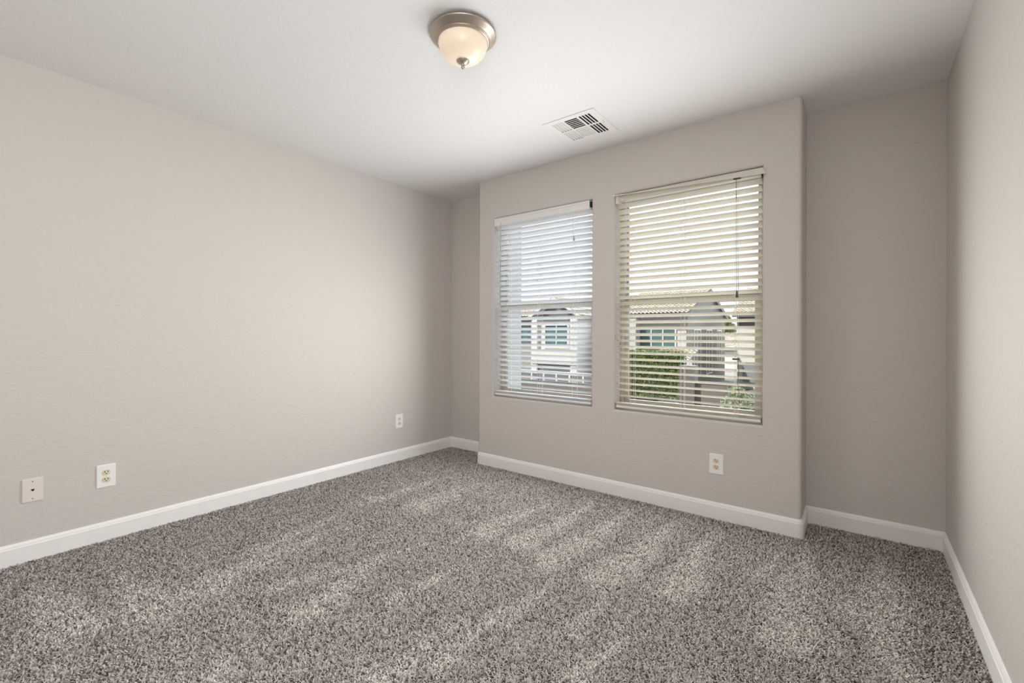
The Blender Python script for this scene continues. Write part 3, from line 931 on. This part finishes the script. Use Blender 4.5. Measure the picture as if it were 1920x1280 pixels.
pr = MB(); tiles(pr, -11.6, -8.9, 30.6, 33.0, -0.62, 0.05, 'x'); put(pr, 'porch_roof', TILE)
part('porch_beam', WOODW, (-11.5, -9.0, 30.7, 30.95, -0.92, -0.66))
part('porch_wall', STUC_A, (-11.4, -9.3, 31.0, 33.0, ZG, -0.60))
# white-walled house to the right
hC, win, part, put = house('house', 'white-walled tiled house at the right end of the cream blind', -7.4, 6, 38, 49, 2.9, 5.15, 'x', STUC_W)
part('eave_shade_band', STUC_D, (-7.4, 6, 37.95, 38.0, 1.75, 2.6))  # shadow under the eave, painted as a dark band
part('garage_door', GATE, (-7.0, -4.0, 37.9, 38.0, -2.4, -1.05))
win('f', -3.5, -2.0, 0.2, 1.5, 38, 2)
# distant low houses between them
hE, win, part, put = house('house', 'distant low tan house between the two tiled houses, with a garage', -19, -9.5, 58, 67, -0.30, 1.35, 'x', STUC_T)
part('garage_door', WOODW, (-13.5, -11.2, 57.9, 58.0, ZG, -0.8))
win('f', -16.5, -15, -2.0, -0.9, 58, 2)
hF, win, part, put = house('house', 'farthest low house, a small brown gable over the tan house roof', -23.5, -18.5, 84, 96, 0.0, 1.5, 'y', STUC_T)
win('f', -21.8, -20.2, -2.0, -0.8, 84, 2)
# house seen through the white blind
hD, win, part, put = house('house', 'beige-grey tiled house with a white gabled front wing, seen through the white blind', -34, -15.9, 33.5, 44, 2.8, 4.6, 'x', STUC_B)
win('f', -24.5, -23.1, 0.45, 1.75, 33.5, 2, STUC_D)
part('shaded_wall_panel', STUC_D, (-18.7, -16.2, 33.42, 33.5, -1.1, 2.1))  # dark panel standing in for shade on the wall right of the wing
hG, win, part, put = house('house', '', -20.9, -16.8, 30.2, 33.6, 2.75, 4.05, 'y', STUC_W, root=hD, pre='wing_')
win('f', -19.75, -17.75, 0.25, 1.85, 30.2, 2, fw=0.14)
gt = MB(); gt.add([(-20.5, 30.15, 2.6), (-17.2, 30.15, 2.6), (-18.85, 30.15, 3.75), (-20.5, 30.2, 2.6), (-17.2, 30.2, 2.6), (-18.85, 30.2, 3.75)], [(0, 1, 2), (5, 4, 3), (0, 3, 4, 1), (1, 4, 5, 2), (2, 5, 3, 0)])
put(gt, 'gable_panel', STUC_D)
for xx in (-20.7, -17.1):
    part('column', WOODW, (xx - .28, xx + .28, 29.95, 30.2, ZG, 2.45))
part('floor_band', WOODW, (-20.9, -16.8, 29.9, 30.2, -1.15, -0.15))
part('header_panel', STUC_D, (-19.9, -17.6, 30.08, 30.2, 2.0, 2.5))
part('dark_porch_panel', STUC_D, (-20.4, -17.4, 30.1, 30.22, -2.85, -1.25))  # flat dark panel below the floor band

def block_wall(name, label, x0, x1, y, h, pil=None):
    root = empty(name, ((x0 + x1) / 2, y, ZG)); tag(root, label, 'garden wall')
    b = MB(); xc = (x0 + x1) / 2
    b.box(x0 - xc, x1 - xc, -.1, .1, 0, h - .08); b.build('wall', BLOCK, root)
    b = MB(); b.box(x0 - xc, x1 - xc, -.13, .13, h - .08, h); b.build('wall_cap', BLOCK, root)
    if pil:
        b = MB(); b.box(pil[0] - xc, pil[1] - xc, -.35, .3, 0, pil[2]); b.build('pillar', mat('taupe_pillar', (0.13, 0.115, 0.107), 0.95, noise=0.06), root)
    return root
block_wall('block_wall', 'low grey block wall with a slatted fence on top, in front of the white gabled wing', -20.5, -11.6, 25.0, 1.03)
block_wall('block_wall', 'taller taupe block wall with a pillar, right of the hedge', -7.0, -5.0, 23.6, 1.74, (-7.2, -6.45, 2.5))
fr = empty('garden_fence', (-16, 25.0, ZG + 1.03)); tag(fr, 'white and dark slatted fence standing on the low block wall', 'fence')
b = MB(); b.box(-4.4, 4.4, -.04, .04, .52, .62); b.build('top_rail', WOODW, fr)
b = MB(); b.box(-4.4, 4.4, -.03, .03, .06, .42); b.build('fence_panel', STUC_D, fr)
for k in range(10):
    b = MB(); b.box(-4.4 + k * .97, -4.3 + k * .97, -.05, .05, 0, .52); b.build('fence_post', WOODW, fr)

def foliage(name, m, parent, blobs, n, size, seed, boxy=None):
    rng = np.random.default_rng(seed)
    P_, Nn = [], []
    if boxy:
        x0, x1, y0, y1, z0, z1 = boxy
        q = rng.uniform(0, 1, (n, 3))
        face = rng.choice(4, n, p=[0.45, 0.2, 0.2, 0.15])
        X = x0 + (x1 - x0) * q[:, 0]; Y = y0 + (y1 - y0) * q[:, 1]; Z = z0 + (z1 - z0) * q[:, 2]
        nr = np.zeros((n, 3))
        Y = np.where(face == 0, y0, Y); nr[face == 0] = (0, -1, 0)
        Z = np.where(face == 1, z1, Z); nr[face == 1] = (0, 0, 1)
        X = np.where(face == 2, x1, X); nr[face == 2] = (1, 0, 0)
        X = np.where(face == 3, x0, X); nr[face == 3] = (-1, 0, 0)
        pts = np.stack([X, Y, Z], 1) + rng.normal(0, 0.05, (n, 3))
    else:
        k = rng.integers(0, len(blobs), n)
        B = np.array(blobs)[k]
        dr = rng.normal(0, 1, (n, 3)); dr /= np.linalg.norm(dr, axis=1)[:, None]
        pts = B[:, :3] + dr * B[:, 3:4] * rng.uniform(0.75, 1.05, (n, 1)); nr = dr
    nr = nr + rng.normal(0, 0.6, (n, 3)); nr /= np.linalg.norm(nr, axis=1)[:, None]
    a = np.cross(nr, rng.normal(0, 1, (n, 3))); a /= np.linalg.norm(a, axis=1)[:, None]
    bb = np.cross(nr, a)
    s = size * rng.uniform(0.6, 1.3, (n, 1))
    V = np.stack([pts - a * s, pts - bb * s * .5 + nr * s * .15, pts + a * s, pts + bb * s * .5 + nr * s * .15], 1).reshape(-1, 3)
    me = bpy.data.meshes.new(name)
    me.from_pydata(V.tolist(), [], [(4 * i, 4 * i + 1, 4 * i + 2, 4 * i + 3) for i in range(n)])
    me.materials.append(m)
    o = bpy.data.objects.new(name, me); C.objects.link(o); o.parent = parent
    return o
hg = empty('hedge', (-10.1, 27.9, ZG)); tag(hg, 'square-clipped green hedge in front of the lavender-grey house', 'hedge')
foliage('foliage', LEAF_H, hg, None, 9000, 0.07, 1, (-1.75, 1.65, -.6, .6, 0.1, 2.95))
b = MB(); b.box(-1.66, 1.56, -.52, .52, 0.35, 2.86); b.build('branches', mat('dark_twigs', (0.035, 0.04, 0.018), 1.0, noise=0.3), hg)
for k in range(5):
    MB().tube([(-1.4 + .7 * k, 0, -0.02), (-1.38 + .7 * k, .04, .45)], .05, 6).build('stem', BARK, hg)
sh = empty('shrub', (-4.35, 21.8, ZG)); tag(sh, 'loose pale green shrub in the lower right corner of the cream blind', 'shrub')
foliage('foliage', LEAF_S, sh, [(0, 0, .8, .62), (.35, .1, 1.1, .5), (-.4, 0, .45, .42), (.5, 0, .5, .5), (0.1, 0, 1.45, .38)], 3200, 0.06, 2)
for k in range(4):
    MB().tube([(.05 * k, 0, -0.02), (-.3 + .22 * k, .05, .9)], .025, 5).build('stem', BARK, sh)
tr = empty('tree', (-16.5, 75, ZG)); tag(tr, 'distant round green tree in the gap between the two tiled houses', 'tree')
foliage('foliage', LEAF_T, tr, [(0, 0, 5.4, 1.3), (.9, 0, 5.0, .9), (-.9, .2, 5.9, .9), (.3, 0, 6.3, .8)], 2600, 0.16, 3)
MB().tube([(0, 0, -.02), (.1, 0, 2.5), (0, 0, 5.2)], [.22, .16, .06], 8).build('trunk', BARK, tr)
